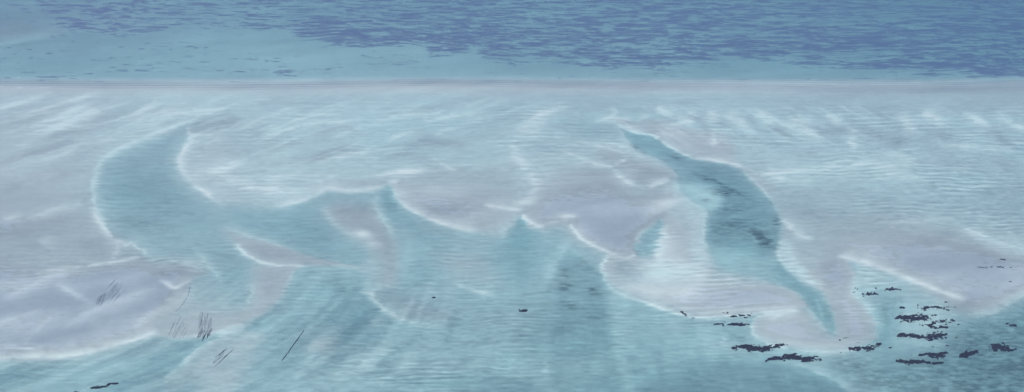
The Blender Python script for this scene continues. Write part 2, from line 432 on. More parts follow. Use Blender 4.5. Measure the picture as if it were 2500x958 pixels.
line("1816,422 1838,437 1862,460 1884,486 1896,508 1903,526", (5, 4), a=.85, taper=.12, D=.25, S=1)
line("1903,520 1915,540 1930,560 1945,572 1965,580", (6, 9), a=.55, **PALE)
blob(1640, 330, 50, 16, 20, a=.5, D=-.02, S=.5)
for s, a, w in (("1480,262 1500,268 1490,285 1465,292", .45, (6, 6)), ("1600,262 1625,275 1640,290", .6, (8, 8)), ("1660,260 1685,275 1700,290 1660,300 1625,312", .5, (7, 8)),
             ("1735,268 1745,285 1758,300", .5, (12, 10)), ("1780,266 1795,285 1830,312 1850,320", .55, (12, 10)), ("1860,270 1890,300", .5, (16, 12)), ("1740,310 1745,340 1735,362", .4, (7, 7)),
             ("1930,290 1975,318 2010,328", .5, (14, 10)), ("2015,272 2040,295 2050,315", .5, (10, 8)), ("2085,310 2078,335 2085,368", .7, (8, 9)), ("2195,275 2220,305 2230,330", .75, (12, 12)),
             ("2250,270 2290,290 2310,308", .7, (14, 10)), ("2350,275 2400,300 2420,320", .6, (14, 10)), ("2430,270 2470,300 2520,320", .55, (12, 10)), ("1980,420 2080,400 2180,405 2240,400", .45, (14, 12)),
             ("2130,425 2200,430 2280,440", .4, (12, 10)), ("1850,430 1920,420 2000,416", .5, (10, 12)), ("1890,435 1940,440 1990,445", .4, (8, 8)), ("2240,400 2200,380 2140,380", .3, (8, 8)),
             ("2290,350 2380,360 2480,365", .4, (8, 8)), ("2150,545 2240,540 2330,530", .3, (9, 9))):
    line(s, w, a=min(1, a * 1.45), D=.15, S=1.05, R=.9)
for b in ((2030, 318, 40, 12, 0, .5), (2195, 345, 26, 16, 0, .8), (2140, 330, 40, 14, 20, .5), (2290, 325, 40, 14, 25, .55), (2440, 335, 40, 12, 30, .5), (1720, 300, 14, 9, 30, .6), (1905, 318, 30, 8, 30, .4),
          (2330, 400, 90, 14, 6, .4), (2450, 400, 60, 18, 20, .45), (1960, 370, 60, 14, 8, .3), (2100, 480, 130, 18, 8, .3), (1960, 520, 70, 30, 25, .4), (2450, 470, 60, 30, 0, .35)):
    blob(b[0], b[1], b[2], b[3], b[4], a=b[5], D=.4, S=.03)
blob(1860, 450, 40, 14, 30, a=.5, D=.0, S=.1)
blob(2350, 460, 220, 70, 10, a=.5, R=1.0)
# --- eastern bar P
fill("2040,628,16 2010,600,40 2060,560,60 2200,540,50 2300,560,30 2380,595,24 2500,625,24 2720,640,24 2720,640,20 2600,680,10 2500,718,8 2460,742,8 2420,762,12 2380,772,20 2330,760,24 2290,725,22 2240,692,12 2180,668,8 2120,645,7 2080,632,6", 12, D=-.05, S=.02, R=.08)
blob(2280, 640, 120, 26, 14, a=.6, D=-.06, S=.02)
blob(2380, 700, 80, 30, 20, a=.5, D=0, S=.0)
blob(2150, 600, 120, 20, 4, a=.4, D=.05, S=.3)
line("2330,545 2365,560 2400,578 2450,595 2520,610 2600,620", (12, 7), a=.85, taper=.15, D=.2, S=1, R=.9)
fill("2380,572 2440,575 2700,580 2700,640 2500,632 2420,602", 14, a=.6, D=.5, S=.75, R=.9)
line("2040,628 2075,630 2120,643 2180,665 2240,690 2300,712 2360,735", (8, 9), a=.9, taper=.12, D=.02, S=.9)
line("2045,626 2090,636 2130,650", (6, 8), a=.7, **PALE)
line("2360,772 2410,768 2450,750 2500,722 2560,700", (6, 14), a=.8, taper=.2, D=.1, S=.95)
# teal bight O and the southern deep Q
fill("2072,636,4 2110,650,8 2170,670,10 2230,695,14 2290,730,20 2350,770,20 2420,772,12 2462,752,8 2505,726,8 2720,650,8 2760,1040,40 2100,1040,40 2060,940,14 2010,905,12 1960,888,16 2000,866,6 2080,858,6 2135,846,5 "
     "2150,820,5 2148,790,6 2132,762,6 2112,738,6 2090,712,5 2092,690,5 2086,660,4", 10, D=.95, S=.6, R=.2)
fill("2095,650 2150,668 2200,690 2190,702 2120,705 2096,700", 8, a=.8, D=.5, S=.75, R=.8)
blob(2160, 770, 30, 60, 8, a=.6, D=1.35, S=.5, F=.1)
line("2165,715 2162,760 2160,790", (8, 8), a=.4, F=.4)
line("2185,718 2182,750 2180,780", (4, 4), a=.35, F=.4)
blob(2240, 770, 60, 30, 10, a=.5, D=.6, S=.85)
blob(2270, 800, 70, 40, 0, a=.5, D=.65, S=.85)
fill("2290,840 2340,790 2400,778 2460,755 2520,725 2760,700 2760,1060 2200,1060 2180,940 2220,900", 40, a=.85, D=1.45, S=.35, F=.45, R=.1)
blob(2440, 900, 140, 70, 0, a=.8, D=1.7, S=.25, F=.5)
fill("2120,860 2200,868 2300,900 2330,960 2120,970 2060,915 2020,890", 22, a=.8, D=1.2, S=.45, F=.3, R=.1)
blob(2090, 890, 60, 18, 15, a=.7, F=.45)
blob(2140, 925, 70, 16, 10, a=.5, F=.5)
line("1900,884 1960,893 2012,912 2050,934 2090,962", (5, 14), a=.75, taper=.15, D=.5, S=.9, F=0)
blob(2240, 930, 60, 16, 0, a=.4, D=.9, S=.7)
# --- bars N and M
fill("2038,632,8 2062,634,5 2078,652,4 2086,684,4 2084,712,4 2104,738,4 2126,764,4 2140,796,4 2140,826,4 2110,842,5 2060,850,8 2038,838,8 2042,815,6 2036,772,6 2022,734,8 2002,706,9 1962,680,10 1990,650,20", 6, D=-.06, S=.22, R=.3)
fill("2000,640 2050,638 2074,660 2082,700 2060,725 2035,705 2010,680", 12, a=.8, D=-.02, S=.02, R=.05)
fill("1962,757,4 1900,768,4 1862,772,4 1842,786,4 1838,806,4 1852,824,4 1884,838,5 1940,850,6 2010,857,6 2070,852,6 2050,828,10 2020,812,10 1990,785,10", 5, D=-.05, S=.25, R=.15)
line("1965,755 1900,766 1862,770 1842,784 1836,804 1850,825 1882,840 1935,853 2000,859 2060,857 2110,850 2142,838", (4, 5), a=.85, taper=.05, D=.1, S=1)
line("1960,756 1915,766 1880,782", (10, 4), a=.6, **PALE)
line("2080,648 2088,690 2086,712 2108,738 2130,764 2144,798 2142,828", (5, 2), a=.6, taper=.1, D=.5, S=.95)
# --- bar K
fill("1497,616,4 1520,632,5 1552,626,8 1575,622,14 1606,600,14 1622,545,10 1650,500,14 1690,505,8 1716,530,7 1712,570,8 1720,610,14 1745,650,20 1800,676,26 1870,690,14 1930,710,6 1958,730,4 1970,748,3 1930,755,4 1870,760,5 1800,768,4 "
     "1730,774,3 1682,772,3 1640,760,4 1600,746,5 1552,730,5 1508,709,4 1482,684,4 1471,656,4 1478,634,4", 5, D=-.03, S=.42, R=.4)
fill("1560,660 1620,640 1700,650 1750,690 1690,700 1620,690", 20, a=.7, D=.08, S=.85, R=.4)
fill("1720,700 1800,690 1880,700 1950,730 1960,748 1860,756 1760,762 1700,750", 14, a=.75, D=-.06, S=.2, R=.3)
fill("1640,520 1680,515 1695,560 1680,620 1640,640 1625,600", 14, a=.6, D=0, S=.35)
blob(1520, 652, 24, 10, 0, a=.7, S=.05, D=.1)
blob(1560, 680, 30, 8, 20, a=.5, D=.15, S=.2)
line("1500,690 1560,705 1640,715 1720,710", (16, 14), a=.55, D=.04, S=.95, R=.3)
line("1494,617 1478,632 1469,655 1480,686 1507,711 1552,731 1602,747 1642,761 1682,773 1730,775 1800,769 1870,761 1950,754", (7, 3), a=.9, taper=.04, D=.06, S=1)
line("1700,768 1800,758 1880,752 1950,748", (5, 4), a=.5, D=-.04, S=.85)
fill("1617,534,2 1588,556,4 1562,580,4 1551,606,5 1562,624,8 1590,618,8 1604,596,8 1610,560,5", 5, D=1.2, S=.45, R=.4)
line("1612,536 1585,556 1558,582 1548,606", (3, 5), a=.6, D=.3, S=.95)
# --- southern shallows beyond K and M
fill("1490,700,10 1560,736,8 1640,764,5 1700,776,5 1830,770,6 1850,766,6 1840,786,5 1836,806,5 1856,828,6 1900,846,6 1960,858,8 1900,882,20 1800,880,40 1600,860,60 1480,800,30", 8, a=.7, D=1.0, S=.6, R=.5)
blob(1780, 845, 80, 30, 10, a=.5, D=.8, S=.7)
line("1780,812 1768,828 1765,845", (3, 8), a=.6, D=.5, S=.9)
blob(1800, 822, 30, 12, 8, a=.7, F=.4, D=1.2)
line("1870,858 1930,862 2010,864 2090,860", (8, 14), a=.6, D=.55, S=.95)
fill("1640,900 1750,870 1860,880 1960,905 2030,930 2080,980 1640,1010 1560,960", 24, a=.85, D=1.45, S=.2, F=.08, R=.15)
# finer forms round the right channel's banks
fill("1632,505 1680,492 1712,505 1722,530 1716,560 1718,600 1735,640 1700,650 1672,620 1668,570 1650,540", 16, a=.85, D=.5, S=.75, R=.9)
fill("1560,645 1610,625 1680,640 1720,665 1700,690 1640,705 1580,700 1530,690", 22, a=.75, D=.38, S=.9, R=.6)
fill("1500,640 1545,640 1580,660 1560,690 1520,695 1496,675", 14, a=.7, D=.5, S=.25, R=1.0)
fill("1616,533,3 1590,553,5 1564,578,5 1550,604,6 1560,625,9 1586,630,14 1606,606,14 1614,570,12", 6, a=.9, D=1.15, S=.48, R=.9)
line("1618,545 1616,580 1606,612 1612,645", (8, 14), a=.75, D=.12, S=1.0, R=1.0)
fill("1655,540 1690,545 1700,600 1690,640 1655,630 1640,590", 14, a=.55, D=.05, S=.2, R=.2)
line("1914,530 1932,555 1952,575 1985,585", (7, 10), a=.85, D=.1, S=1.05, R=1.0)
fill("1906,588 1925,590 1945,630 1975,668 2010,690 1990,700 1950,680 1912,645 1900,615", 9, a=.85, D=.5, S=.95, R=.8)
fill("1735,605 1790,608 1850,622 1895,650 1930,690 1880,684 1810,670 1762,660", 18, a=.7, D=1.0, S=.72, R=.4)
fill("1740,655 1800,668 1870,684 1850,700 1790,700 1720,690", 14, a=.6, D=.35, S=.6, R=.9)
fill("1395,310 1450,298 1500,300 1520,330 1500,345 1440,345 1380,335", 18, a=.7, D=.85, S=.4, R=.8)
line("1440,348 1490,352 1530,362 1560,380 1600,395", (9, 8), a=.65, D=.4, S=1.0, R=1.0)
blob(1450, 425, 60, 12, 0, a=.4, S=.0, D=.05)
blob(1590, 420, 40, 10, 10, a=.4, S=.0, D=.05)
line("1600,262 1630,275 1660,288 1690,300", (6, 12), a=.5, D=.3, S=.95)
for q in ((1735, 285, 12, 16, 25), (1790, 292, 30, 9, 25), (1870, 285, 26, 9, 25), (1925, 305, 30, 8, 22), (1985, 325, 26, 7, 22), (1960, 295, 30, 6, 15)):
    blob(q[0], q[1], q[2], q[3], q[4], a=.5, D=.2, S=1.0, R=1.0)
for q in ((1700, 290, 14, 7, 30), (1760, 300, 14, 10, 40), (1830, 290, 22, 8, 30), (1905, 320, 26, 7, 25), (1800, 335, 60, 7, 5)):
    blob(q[0], q[1], q[2], q[3], q[4], a=.6, D=.45, S=.12, R=.6)
# --- dark trough S
fill("1388,612,7 1432,634,8 1470,668,8 1486,700,8 1492,750,14 1506,820,26 1530,920,50 1440,960,60 1290,930,70 1310,820,70 1335,730,50 1358,660,18 1370,632,8", 8, D=1.4, S=.42, F=.08, R=.35)
for b in ((1380, 668, 14, 16, 20, .6), (1378, 700, 22, 9, -8, .8), (1450, 708, 16, 12, 10, .7), (1395, 745, 30, 12, 0, .35), (1450, 770, 40, 14, 0, .25), (1430, 650, 20, 12, 30, .3)):
    blob(b[0], b[1], b[2], b[3], b[4], a=b[5], F=.8)
line("1392,566 1380,600 1358,640 1342,680 1325,710", (18, 9), a=.5, D=.6, S=.9, R=.7)
line("1392,606 1420,625 1450,652", (3, 3), a=.35, D=.9, S=.9)
line("1484,690 1492,730 1500,780 1512,850 1535,930 1545,990", (14, 20), a=.4, D=.75, S=.85, R=.9)
line("1320,860 1335,920 1345,990", (12, 12), a=.5, D=.7, S=.95, R=.8)
blob(1440, 890, 70, 30, 0, a=.45, D=.9, S=.7, R=.8)
blob(1290, 900, 40, 60, 0, a=.4, D=.8, S=.75)
blob(1250, 945, 120, 20, 0, a=.6, D=1.6, S=.25, R=.4)
fill("2160,800 2230,830 2330,800 2420,780 2520,740 2760,720 2760,1060 2150,1060 2120,900", 40, a=.5, D=1.65, S=.38)
line("2090,655 2096,690 2094,712 2116,738 2138,765 2152,798 2150,826", (16, 6), a=.6, taper=.15, D=.75, S=1.0, R=.9)
line("2165,720 2175,760 2170,800 2150,850", (12, 16), a=.6, D=1.5, S=.5)
line("2192,712 2200,745 2196,775", (5, 8), a=.5, D=1.3, S=.45, F=.2)
line("2210,840 2260,838 2320,840", (8, 8), a=.4, D=.6, S=.95)
# --- bars C and E, lower left country
fill("545,560,20 590,576,8 680,598,5 745,622,4 800,636,4 880,653,3 830,648,3 750,646,4 690,648,5 640,640,6 602,620,6 576,596,7", 5, D=-.02, S=.15, R=.15)
line("540,552 600,574 680,598 745,622", (4, 8), a=.5, D=.4, S=.9)
line("574,594 602,620 642,641 690,649 745,646", (6, 4), a=.9, taper=.12, **PALE)
line("745,644 800,641 850,647 900,656", (2, 2), a=.6, D=-.02, S=.3)
fill("622,650,12 690,652,4 722,650,4 702,690,5 684,725,5 664,746,4 636,768,4 590,791,4 540,807,4 490,819,4 440,824,4 400,826,5 390,810,14 430,770,20 470,740,20 530,760,24 600,748,16 612,700,14", 6, D=-.04, S=.17, R=.15)
fill("470,700 520,690 560,720 600,745 560,775 480,770 440,760", 20, a=.5, D=.3, S=.35)
line("612,690 616,710 604,735 606,752", (3, 5), a=.6, D=.5, S=.9)
line("400,824 450,822 500,815 550,803 590,788", (6, 3), a=.55, D=.1, S=.95)
line("722,652 703,690 686,722", (3, 6), a=.4, D=.4, S=.9)
fill("-250,640,30 100,645,20 200,645,10 290,636,5 345,626,5 380,640,16 440,645,16 500,664,8 468,684,5 456,712,6 430,755,16 400,790,20 380,812,8 330,830,6 260,850,6 190,868,8 120,876,10 0,876,10 -250,880,14", 10, D=-.05, S=.04, R=.12)
fill("380,628 500,630 510,660 440,660 380,648", 14, a=.7, D=.35, S=.5, R=1.0)
blob(300, 690, 80, 30, 0, a=.5, D=-.04, S=.22)
blob(120, 740, 90, 30, -10, a=.5, D=.0, S=.08)
blob(260, 800, 60, 30, -20, a=.5, D=-.03, S=.05)
blob(430, 660, 50, 14, 0, a=.5, D=-.04, S=.08, R=.8)
line("180,652 240,645 290,637 344,626", (5, 4), a=.85, taper=.2, **PALE)
line("80,670 160,656 240,648", (14, 8), a=.4, **PALE)
line("281,582 288,600 284,618 276,634", (6, 6), a=.7, taper=.15, **PALE)
line("296,590 310,600 320,592 334,602 348,612", (3, 4), a=.65, taper=.1, **PALE)
line("348,604 354,618 346,628", (4, 6), a=.6, D=.25, S=1)
line("384,684 408,694 426,704 450,694 476,682", (4, 7), a=.85, **PALE)
line("400,735 440,722 480,702", (8, 10), a=.4, **PALE)
line("300,800 370,770 420,752 470,738", (26, 16), a=.35, D=.02, S=.55)
line("-40,700 60,690 140,700", (26, 20), a=.4, D=.0, S=.6)
line("0,800 90,790 180,760", (22, 14), a=.3, D=.0, S=.5)
line("340,700 300,760 220,800", (40, 20), a=.25, S=.32)
line("135,690 160,705 190,722 230,742", (9, 9), a=.55, D=.0, S=.9)
line("60,840 110,790 145,762", (2, 10), a=.35, D=.0, S=.55)
line("-60,872 0,874 80,870 150,870 220,860 280,844 340,826 390,806", (8, 12), a=.9, taper=.08, D=.08, S=1)
line("-40,850 30,850 110,856", (8, 12), a=.5, D=.05, S=.8, R=.9)
fill("-250,884,12 0,882,12 120,884,12 200,872,10 300,846,9 380,822,8 440,828,5 500,824,5 545,812,5 520,832,8 470,868,8 430,902,8 390,938,12 360,1000,20 -250,1050,40", 10, D=1.0, S=.55, R=.25)
fill("420,836 500,828 530,816 480,858 430,900 330,940 250,960 220,945 340,890", 12, a=.75, D=1.4, S=.42, R=.1)
blob(40, 925, 90, 20, -15, a=.55, D=1.3, S=.3, F=.16)
line("190,912 260,896 310,880", (7, 5), a=.35, D=.6, S=.95)
line("398,926 424,903 459,873 482,851 520,829 560,808 600,794", (12, 4), a=.75, taper=.12, D=.3, S=.95)
fill("500,850 560,815 610,800 640,850 590,900 560,960 460,1000 400,960 450,900", 18, a=.75, D=.42, S=.4, R=.4)
blob(460, 950, 50, 22, -20, a=.7, D=1.2, S=.4)
blob(545, 925, 40, 20, -10, a=.4, D=.3, S=.5)
for q in ("0,735 60,705 130,672 200,655", "150,800 240,752 330,718 400,700", "320,800 380,760 430,738 480,715", "-40,800 40,775 110,752"):
    line(q, (16, 9), a=.45, D=.0, S=.75)
for q in ("20,775 110,745 200,718", "230,790 300,765 350,745", "60,840 160,815 240,800", "330,690 400,668 450,662"):
    line(q, (14, 14), a=.5, S=-.08)
line("470,600 490,625 520,660 545,690", (5, 8), a=.6, D=.6, S=.95)
line("560,700 580,720 600,735", (14, 14), a=.4, D=.7, S=.5)
line("430,640 480,650 500,660", (10, 10), a=.5, D=.3, S=.9, R=1.0)
line("540,830 600,815 660,790 700,760", (12, 18), a=.5, D=.7, S=.9, R=.9)
# --- the wide rippled stream G
fill("728,656,4 790,652,6 880,660,6 900,705,8 870,740,30 830,790,40 760,820,40 740,900,40 660,1000,40 590,1000,30 610,900,24 640,820,20 600,800,5 640,775,4 668,752,4 690,728,4 708,690,4", 6, D=1.15, S=.52, R=.4)
fill("790,690 850,670 890,700 920,760 880,830 820,800 780,740", 26, a=.7, D=1.35, S=.4, R=.5)
for b in ((835, 712, 26, 8, -8, .7), (820, 690, 40, 12, 0, .4), (860, 705, 30, 10, 0, .4), (790, 760, 20, 10, 0, .3)):
    blob(b[0], b[1], b[2], b[3], b[4], a=b[5], F=.5)
line("690,720 680,760 640,800", (10, 10), a=.35, D=.9, S=.8, R=.8)
line("750,700 745,730 720,770", (14, 14), a=.3, D=.75, S=.85)
blob(775, 845, 34, 14, -30, a=.7, D=.3, S=.75)
fill("760,840 820,815 860,830 840,860 790,870", 14, a=.6, D=.35, S=.25, R=.4)
line("700,960 740,900 770,850", (10, 10), a=.5, D=.7, S=.9, R=.9)
fill("880,730 900,720 900,760 850,840 820,870 830,830", 9, a=.55, D=1.6, S=.3)
fill("895,712 930,715 980,715 1040,735 1110,770 1090,786 1040,790 990,780 940,755", 12, a=.8, D=.45, S=.12, R=.3)
fill("930,700 990,690 1080,700 1120,740 1080,760 1010,735", 20, a=.6, D=1.0, S=.5, R=.5)
line("893,712 912,730 940,756 980,778 1030,790 1080,790", (8, 6), a=.75, taper=.15, D=.25, S=.9)
line("880,712 898,714 915,722", (5, 8), a=.85, D=.0, S=1)
line("900,735 940,775 990,800", (10, 6), a=.5, D=1.5, S=.35, R=.8)
blob(1000, 880, 160, 40, 0, a=.4, D=.9, S=.65, R=1.0)
blob(920, 830, 70, 30, 0, a=.35, D=1.4, S=.35, R=1.0)
blob(1100, 930, 100, 20, 0, a=.35, D=1.5, S=.3)

# ---- natural unevenness -----------------------------------------------------
core = (VV > 205).astype(float)
dn = fbm(GX / 70.0 + 3.1, GY / 120.0, 4, .55, 5)
dn2 = fbm((GX * .93 + GY * .36) / 90.0, (GY * .93 - GX * .36) / 22.0, 4, .55, 31)
D += core * (0.10 * dn + .10 * dn2) * (.35 + D.clip(0, 2))
D *= 1 + .18 * sstep(690, 800, VV) * sstep(.4, .8, D)
bars = sstep(.15, -.03, D) * core
flat_w = core * sstep(520, 420, VV) * sstep(.95, .6, D)
S += .06 * flat_w; D *= 1 - .22 * flat_w
S += (0.16 * dn + 0.13 * dn2) + bars * .16 * fbm((GX * .9 + GY * .42) / 120.0, (GY * .9 - GX * .42) / 30.0, 4, .5, 331)
F += sstep(1.0, 1.9, D) * core * 0.16 * np.clip(fbm(GX / 34, GY / 26, 5, .6, 77) + .12, 0, 1)

# streaked beds: fans of the ebb running down from the bars' scalloped edge
kf = np.interp(UU, [-200, 300, 700, 950, 1250, 1500, 1800, 2200, 2700], [-2.2, -1.6, -1.0, -.55, -.15, .12, .35, .1, -.8])
fc = UU - kf * (np.clip(VV, 0, 1000) - 640)
st = fbm(fc / 15.0, VV / 110.0, 4, .6, 141) + .7 * fbm(fc / 46.0, VV / 160.0, 3, .5, 151)
fan_m = sstep(600, 740, VV) * sstep(.25, .8, D) * (UU > -150)
fan_m = fan_m * np.interp(UU, [900, 1150, 1600, 2100], [1.15, .55, .5, .35])
fan_m = fan_m * sstep(1120, 960, VV)
S += fan_m * .22 * st
D -= fan_m * .22 * st
# feathered diagonal ridges below the far bank
def crest(x, y, sd_):
    n = fbm(x, y, 4, .55, sd_)
    return np.clip(1 - np.abs(n) * 2.4, 0, 1) ** 2
wl = np.clip(fbm(UU / 130.0, VV / 40.0, 3, .5, 171) + .65, 0, 1)
mL = sstep(222, 255, VV) * sstep(470, 330, VV) * sstep(1500, 1150, UU) * wl * sstep(.75, .4, D)
S += mL * (.40 * crest(UU / 260.0, (VV + .30 * UU + 10 * dn) / 30.0, 161) - .12)
mR = sstep(240, 268, VV) * sstep(400, 310, VV) * sstep(1350, 1560, UU) * wl * sstep(.75, .4, D)
S += mR * (.42 * crest(UU / 150.0, (VV - .50 * UU + 10 * dn) / 34.0, 181) - .12)
mott = fbm(GX / 11.0, GY / 4.5, 4, .65, 88)
deep = sstep(.7, 1.2, D) * core
S += deep * .24 * mott
F += deep * .14 * np.clip(mott + .1, 0, 1)
# combed edges: the tide's ripples draw every edge out sideways
tmp_n = fbm(GX / 22.0, GY / 3.4, 3, .65, 101)
shift = np.round(tmp_n * (1.8 + 6.5 * Rp)).astype(int)
jj = np.arange(NV)[:, None]
ii = np.clip(np.arange(NU)[None, :] + shift, 9, NU - 10)
ii[:, :9] = np.arange(9); ii[:, -9:] = np.arange(NU - 9, NU)
for f in (D, S, F):
    f[:] = f[jj, ii]

# ripple trains, roughly across the view, bending with the flow
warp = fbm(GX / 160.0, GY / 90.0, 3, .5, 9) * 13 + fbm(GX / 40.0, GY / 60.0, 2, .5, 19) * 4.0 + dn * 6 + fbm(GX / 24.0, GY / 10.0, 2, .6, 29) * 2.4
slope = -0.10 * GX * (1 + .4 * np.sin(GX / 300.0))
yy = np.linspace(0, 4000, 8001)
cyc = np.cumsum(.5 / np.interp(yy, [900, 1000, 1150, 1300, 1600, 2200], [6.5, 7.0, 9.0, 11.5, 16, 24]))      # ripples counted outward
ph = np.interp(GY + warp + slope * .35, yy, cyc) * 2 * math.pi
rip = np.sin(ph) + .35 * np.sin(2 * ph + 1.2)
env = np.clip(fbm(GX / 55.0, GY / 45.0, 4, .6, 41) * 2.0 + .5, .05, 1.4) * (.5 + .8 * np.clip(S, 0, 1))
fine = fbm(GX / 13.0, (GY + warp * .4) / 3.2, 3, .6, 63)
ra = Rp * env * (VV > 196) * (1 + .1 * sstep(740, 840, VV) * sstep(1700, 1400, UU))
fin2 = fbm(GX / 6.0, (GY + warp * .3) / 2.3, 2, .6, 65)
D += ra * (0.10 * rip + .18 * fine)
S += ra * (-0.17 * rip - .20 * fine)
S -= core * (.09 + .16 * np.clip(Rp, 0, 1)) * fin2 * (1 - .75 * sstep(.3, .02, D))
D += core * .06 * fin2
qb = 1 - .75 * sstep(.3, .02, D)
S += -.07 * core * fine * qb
F *= np.clip(.85 + 1.3 * fbm(GX / 6.0, GY / 2.8, 3, .65, 401), .1, 1.5)
# swash lines along the shore
sw = np.exp(-((VV - (203 + 6 * np.sin(UU / 420.0 + 1.0))) / 9.0) ** 2)
S += .22 * sw * np.sin(VV * 1.25 - 6.2 * np.sin(UU / 420.0 + 1.0) + fbm(GX / 150, GY / 40, 2, .5, 7) * 2)
far_w = sstep(1000, 1075, VV)       # plain shallows past the lower edge of the image
S += (.5 - S) * far_w; D += (1.15 - D) * far_w; F *= 1 - far_w
S = np.clip(S, 0, 1.05); F = np.clip(F, 0, 1); 
ZS = 0.5                       # metres of water for one unit of D
Z = -D * ZS

def bed(u, v):
    i = np.clip(np.searchsorted(U, u) - 1, 0, NU - 2); j = np.clip(np.searchsorted(V, v) - 1, 0, NV - 2)
    fu = np.clip((u - U[i]) / (U[i + 1] - U[i]), 0, 1); fv = np.clip((v - V[j]) / (V[j + 1] - V[j]), 0, 1)
    return (Z[j, i] * (1 - fu) + Z[j, i + 1] * fu) * (1 - fv) + (Z[j + 1, i] * (1 - fu) + Z[j + 1, i + 1] * fu) * fv

# ----------------------------------------------------------------------------
# materials
# ----------------------------------------------------------------------------
def new_mat(name):
    m = bpy.data.materials.new(name); m.use_nodes = True
    nt = m.node_tree; nt.nodes.clear()
    out = nt.nodes.new("ShaderNodeOutputMaterial")
    return m, nt, out

def N(nt, t, **kw):
    n = nt.nodes.new(t)
    for k, v in kw.items():
        if k in n.inputs: n.inputs[k].default_value = v
        else: setattr(n, k, v)
    return n

def mixcol(nt, fac, a, b, mode='MIX'):
    n = nt.nodes.new("ShaderNodeMix"); n.data_type = 'RGBA'; n.blend_type = mode
    for sock, val in ((n.inputs[0], fac), (n.inputs[6], a), (n.inputs[7], b)):
        if hasattr(val, 'is_linked') or isinstance(val, bpy.types.NodeSocket): nt.links.new(val, sock)
        elif isinstance(val, tuple): sock.default_value = val + (1,)
        else: sock.default_value = val
    return n.outputs[2]

def ramp(nt, src, lo, hi, a=0.0, b=1.0):
    n = nt.nodes.new("ShaderNodeMapRange")
    nt.links.new(src, n.inputs[0])
    for k, v in zip((1, 2, 3, 4), (lo, hi, a, b)): n.inputs[k].default_value = v
    return n.outputs[0]

def noise(nt, scale, detail=4, rough=.6, stretch=(1, 1, 1), dist=0.0):
    g = nt.nodes.new("ShaderNodeNewGeometry")
    mp = nt.nodes.new("ShaderNodeMapping"); mp.inputs[3].default_value = stretch
    nt.links.new(g.outputs["Position"], mp.inputs[0])
    n = N(nt, "ShaderNodeTexNoise", Scale=scale, Detail=detail, Roughness=rough, Distortion=dist)
    nt.links.new(mp.outputs[0], n.inputs[0])
    return n.outputs[0]

DAMP = (.350, .412, .416)
PALE_C = (.80, .885, .835)
FILM = (.038, .070, .062)

sand, nt, out = new_mat("sand")
aS = N(nt, "ShaderNodeAttribute", attribute_name="paleness"); aF = N(nt, "ShaderNodeAttribute", attribute_name="film")
c = mixcol(nt, aS.outputs["Fac"], DAMP, PALE_C)
n1 = noise(nt, .22, 5, .65, (1, .55, 1))
n0 = noise(nt, .75, 3, .7, (.7, 1, 1))
c = mixcol(nt, .16, c, mixcol(nt, ramp(nt, n0, .3, .7), (.40, .41, .43), (.60, .60, .58)), 'OVERLAY')
c = mixcol(nt, .22, c, mixcol(nt, ramp(nt, n1, .3, .7), (.40, .42, .45), (.62, .62, .60)), 'OVERLAY')
n2 = noise(nt, .9, 3, .7, (.6, 1, 1))
film_n = ramp(nt, n2, .25, .75, .55, 1.15)
mul = N(nt, "ShaderNodeMath", operation='MULTIPLY'); nt.links.new(aF.outputs["Fac"], mul.inputs[0]); nt.links.new(film_n, mul.inputs[1])
mul.use_clamp = True
c = mixcol(nt, mul.outputs[0], c, FILM)
bs = N(nt, "ShaderNodeBsdfPrincipled", Roughness=.55)
bs.inputs["Specular IOR Level"].default_value = .1
nt.links.new(c, bs.inputs["Base Color"])
gz = N(nt, "ShaderNodeNewGeometry"); sx_ = N(nt, "ShaderNodeSeparateXYZ"); nt.links.new(gz.outputs["Position"], sx_.inputs[0])
nt.links.new(ramp(nt, sx_.outputs[2], -.02, .02, 0, .15), bs.inputs["Coat Weight"])      # a film of water on the bars
bs.inputs["Coat IOR"].default_value = 1.33
bs.inputs["Coat Roughness"].default_value = .22
bmp = N(nt, "ShaderNodeBump", Strength=.35, Distance=.12)
nt.links.new(noise(nt, .55, 5, .7, (.45, 1, 1)), bmp.inputs["Height"])
nt.links.new(bmp.outputs[0], bs.inputs["Normal"])
nt.links.new(bs.outputs[0], out.inputs[0])

HAZE_C, HAZE_D = (.42, .58, 1.0), .00014
ABS = .31                                           # per metre
water_m, nt, out = new_mat("water")
tr = N(nt, "ShaderNodeBsdfTransparent"); gl = N(nt, "ShaderNodeBsdfGlossy", Roughness=.22)
fr = N(nt, "ShaderNodeFresnel", IOR=1.33)
b1 = N(nt, "ShaderNodeBump", Strength=.25, Distance=.25)
nt.links.new(noise(nt, .28, 5, .65, (.35, 1, 1), .3), b1.inputs["Height"])
nt.links.new(b1.outputs[0], gl.inputs["Normal"]); nt.links.new(b1.outputs[0], fr.inputs["Normal"])
fm = N(nt, "ShaderNodeMath", operation='MULTIPLY'); nt.links.new(fr.outputs[0], fm.inputs[0]); fm.inputs[1].default_value = .8
mx = N(nt, "ShaderNodeMixShader")
nt.links.new(fm.outputs[0], mx.inputs[0]); nt.links.new(tr.outputs[0], mx.inputs[1]); nt.links.new(gl.outputs[0], mx.inputs[2])
nt.links.new(mx.outputs[0], out.inputs[0])
va = N(nt, "ShaderNodeVolumeAbsorption", Density=ABS)
va.inputs["Color"].default_value = (.24, .70, .745, 1)
nt.links.new(va.outputs[0], out.inputs[1])

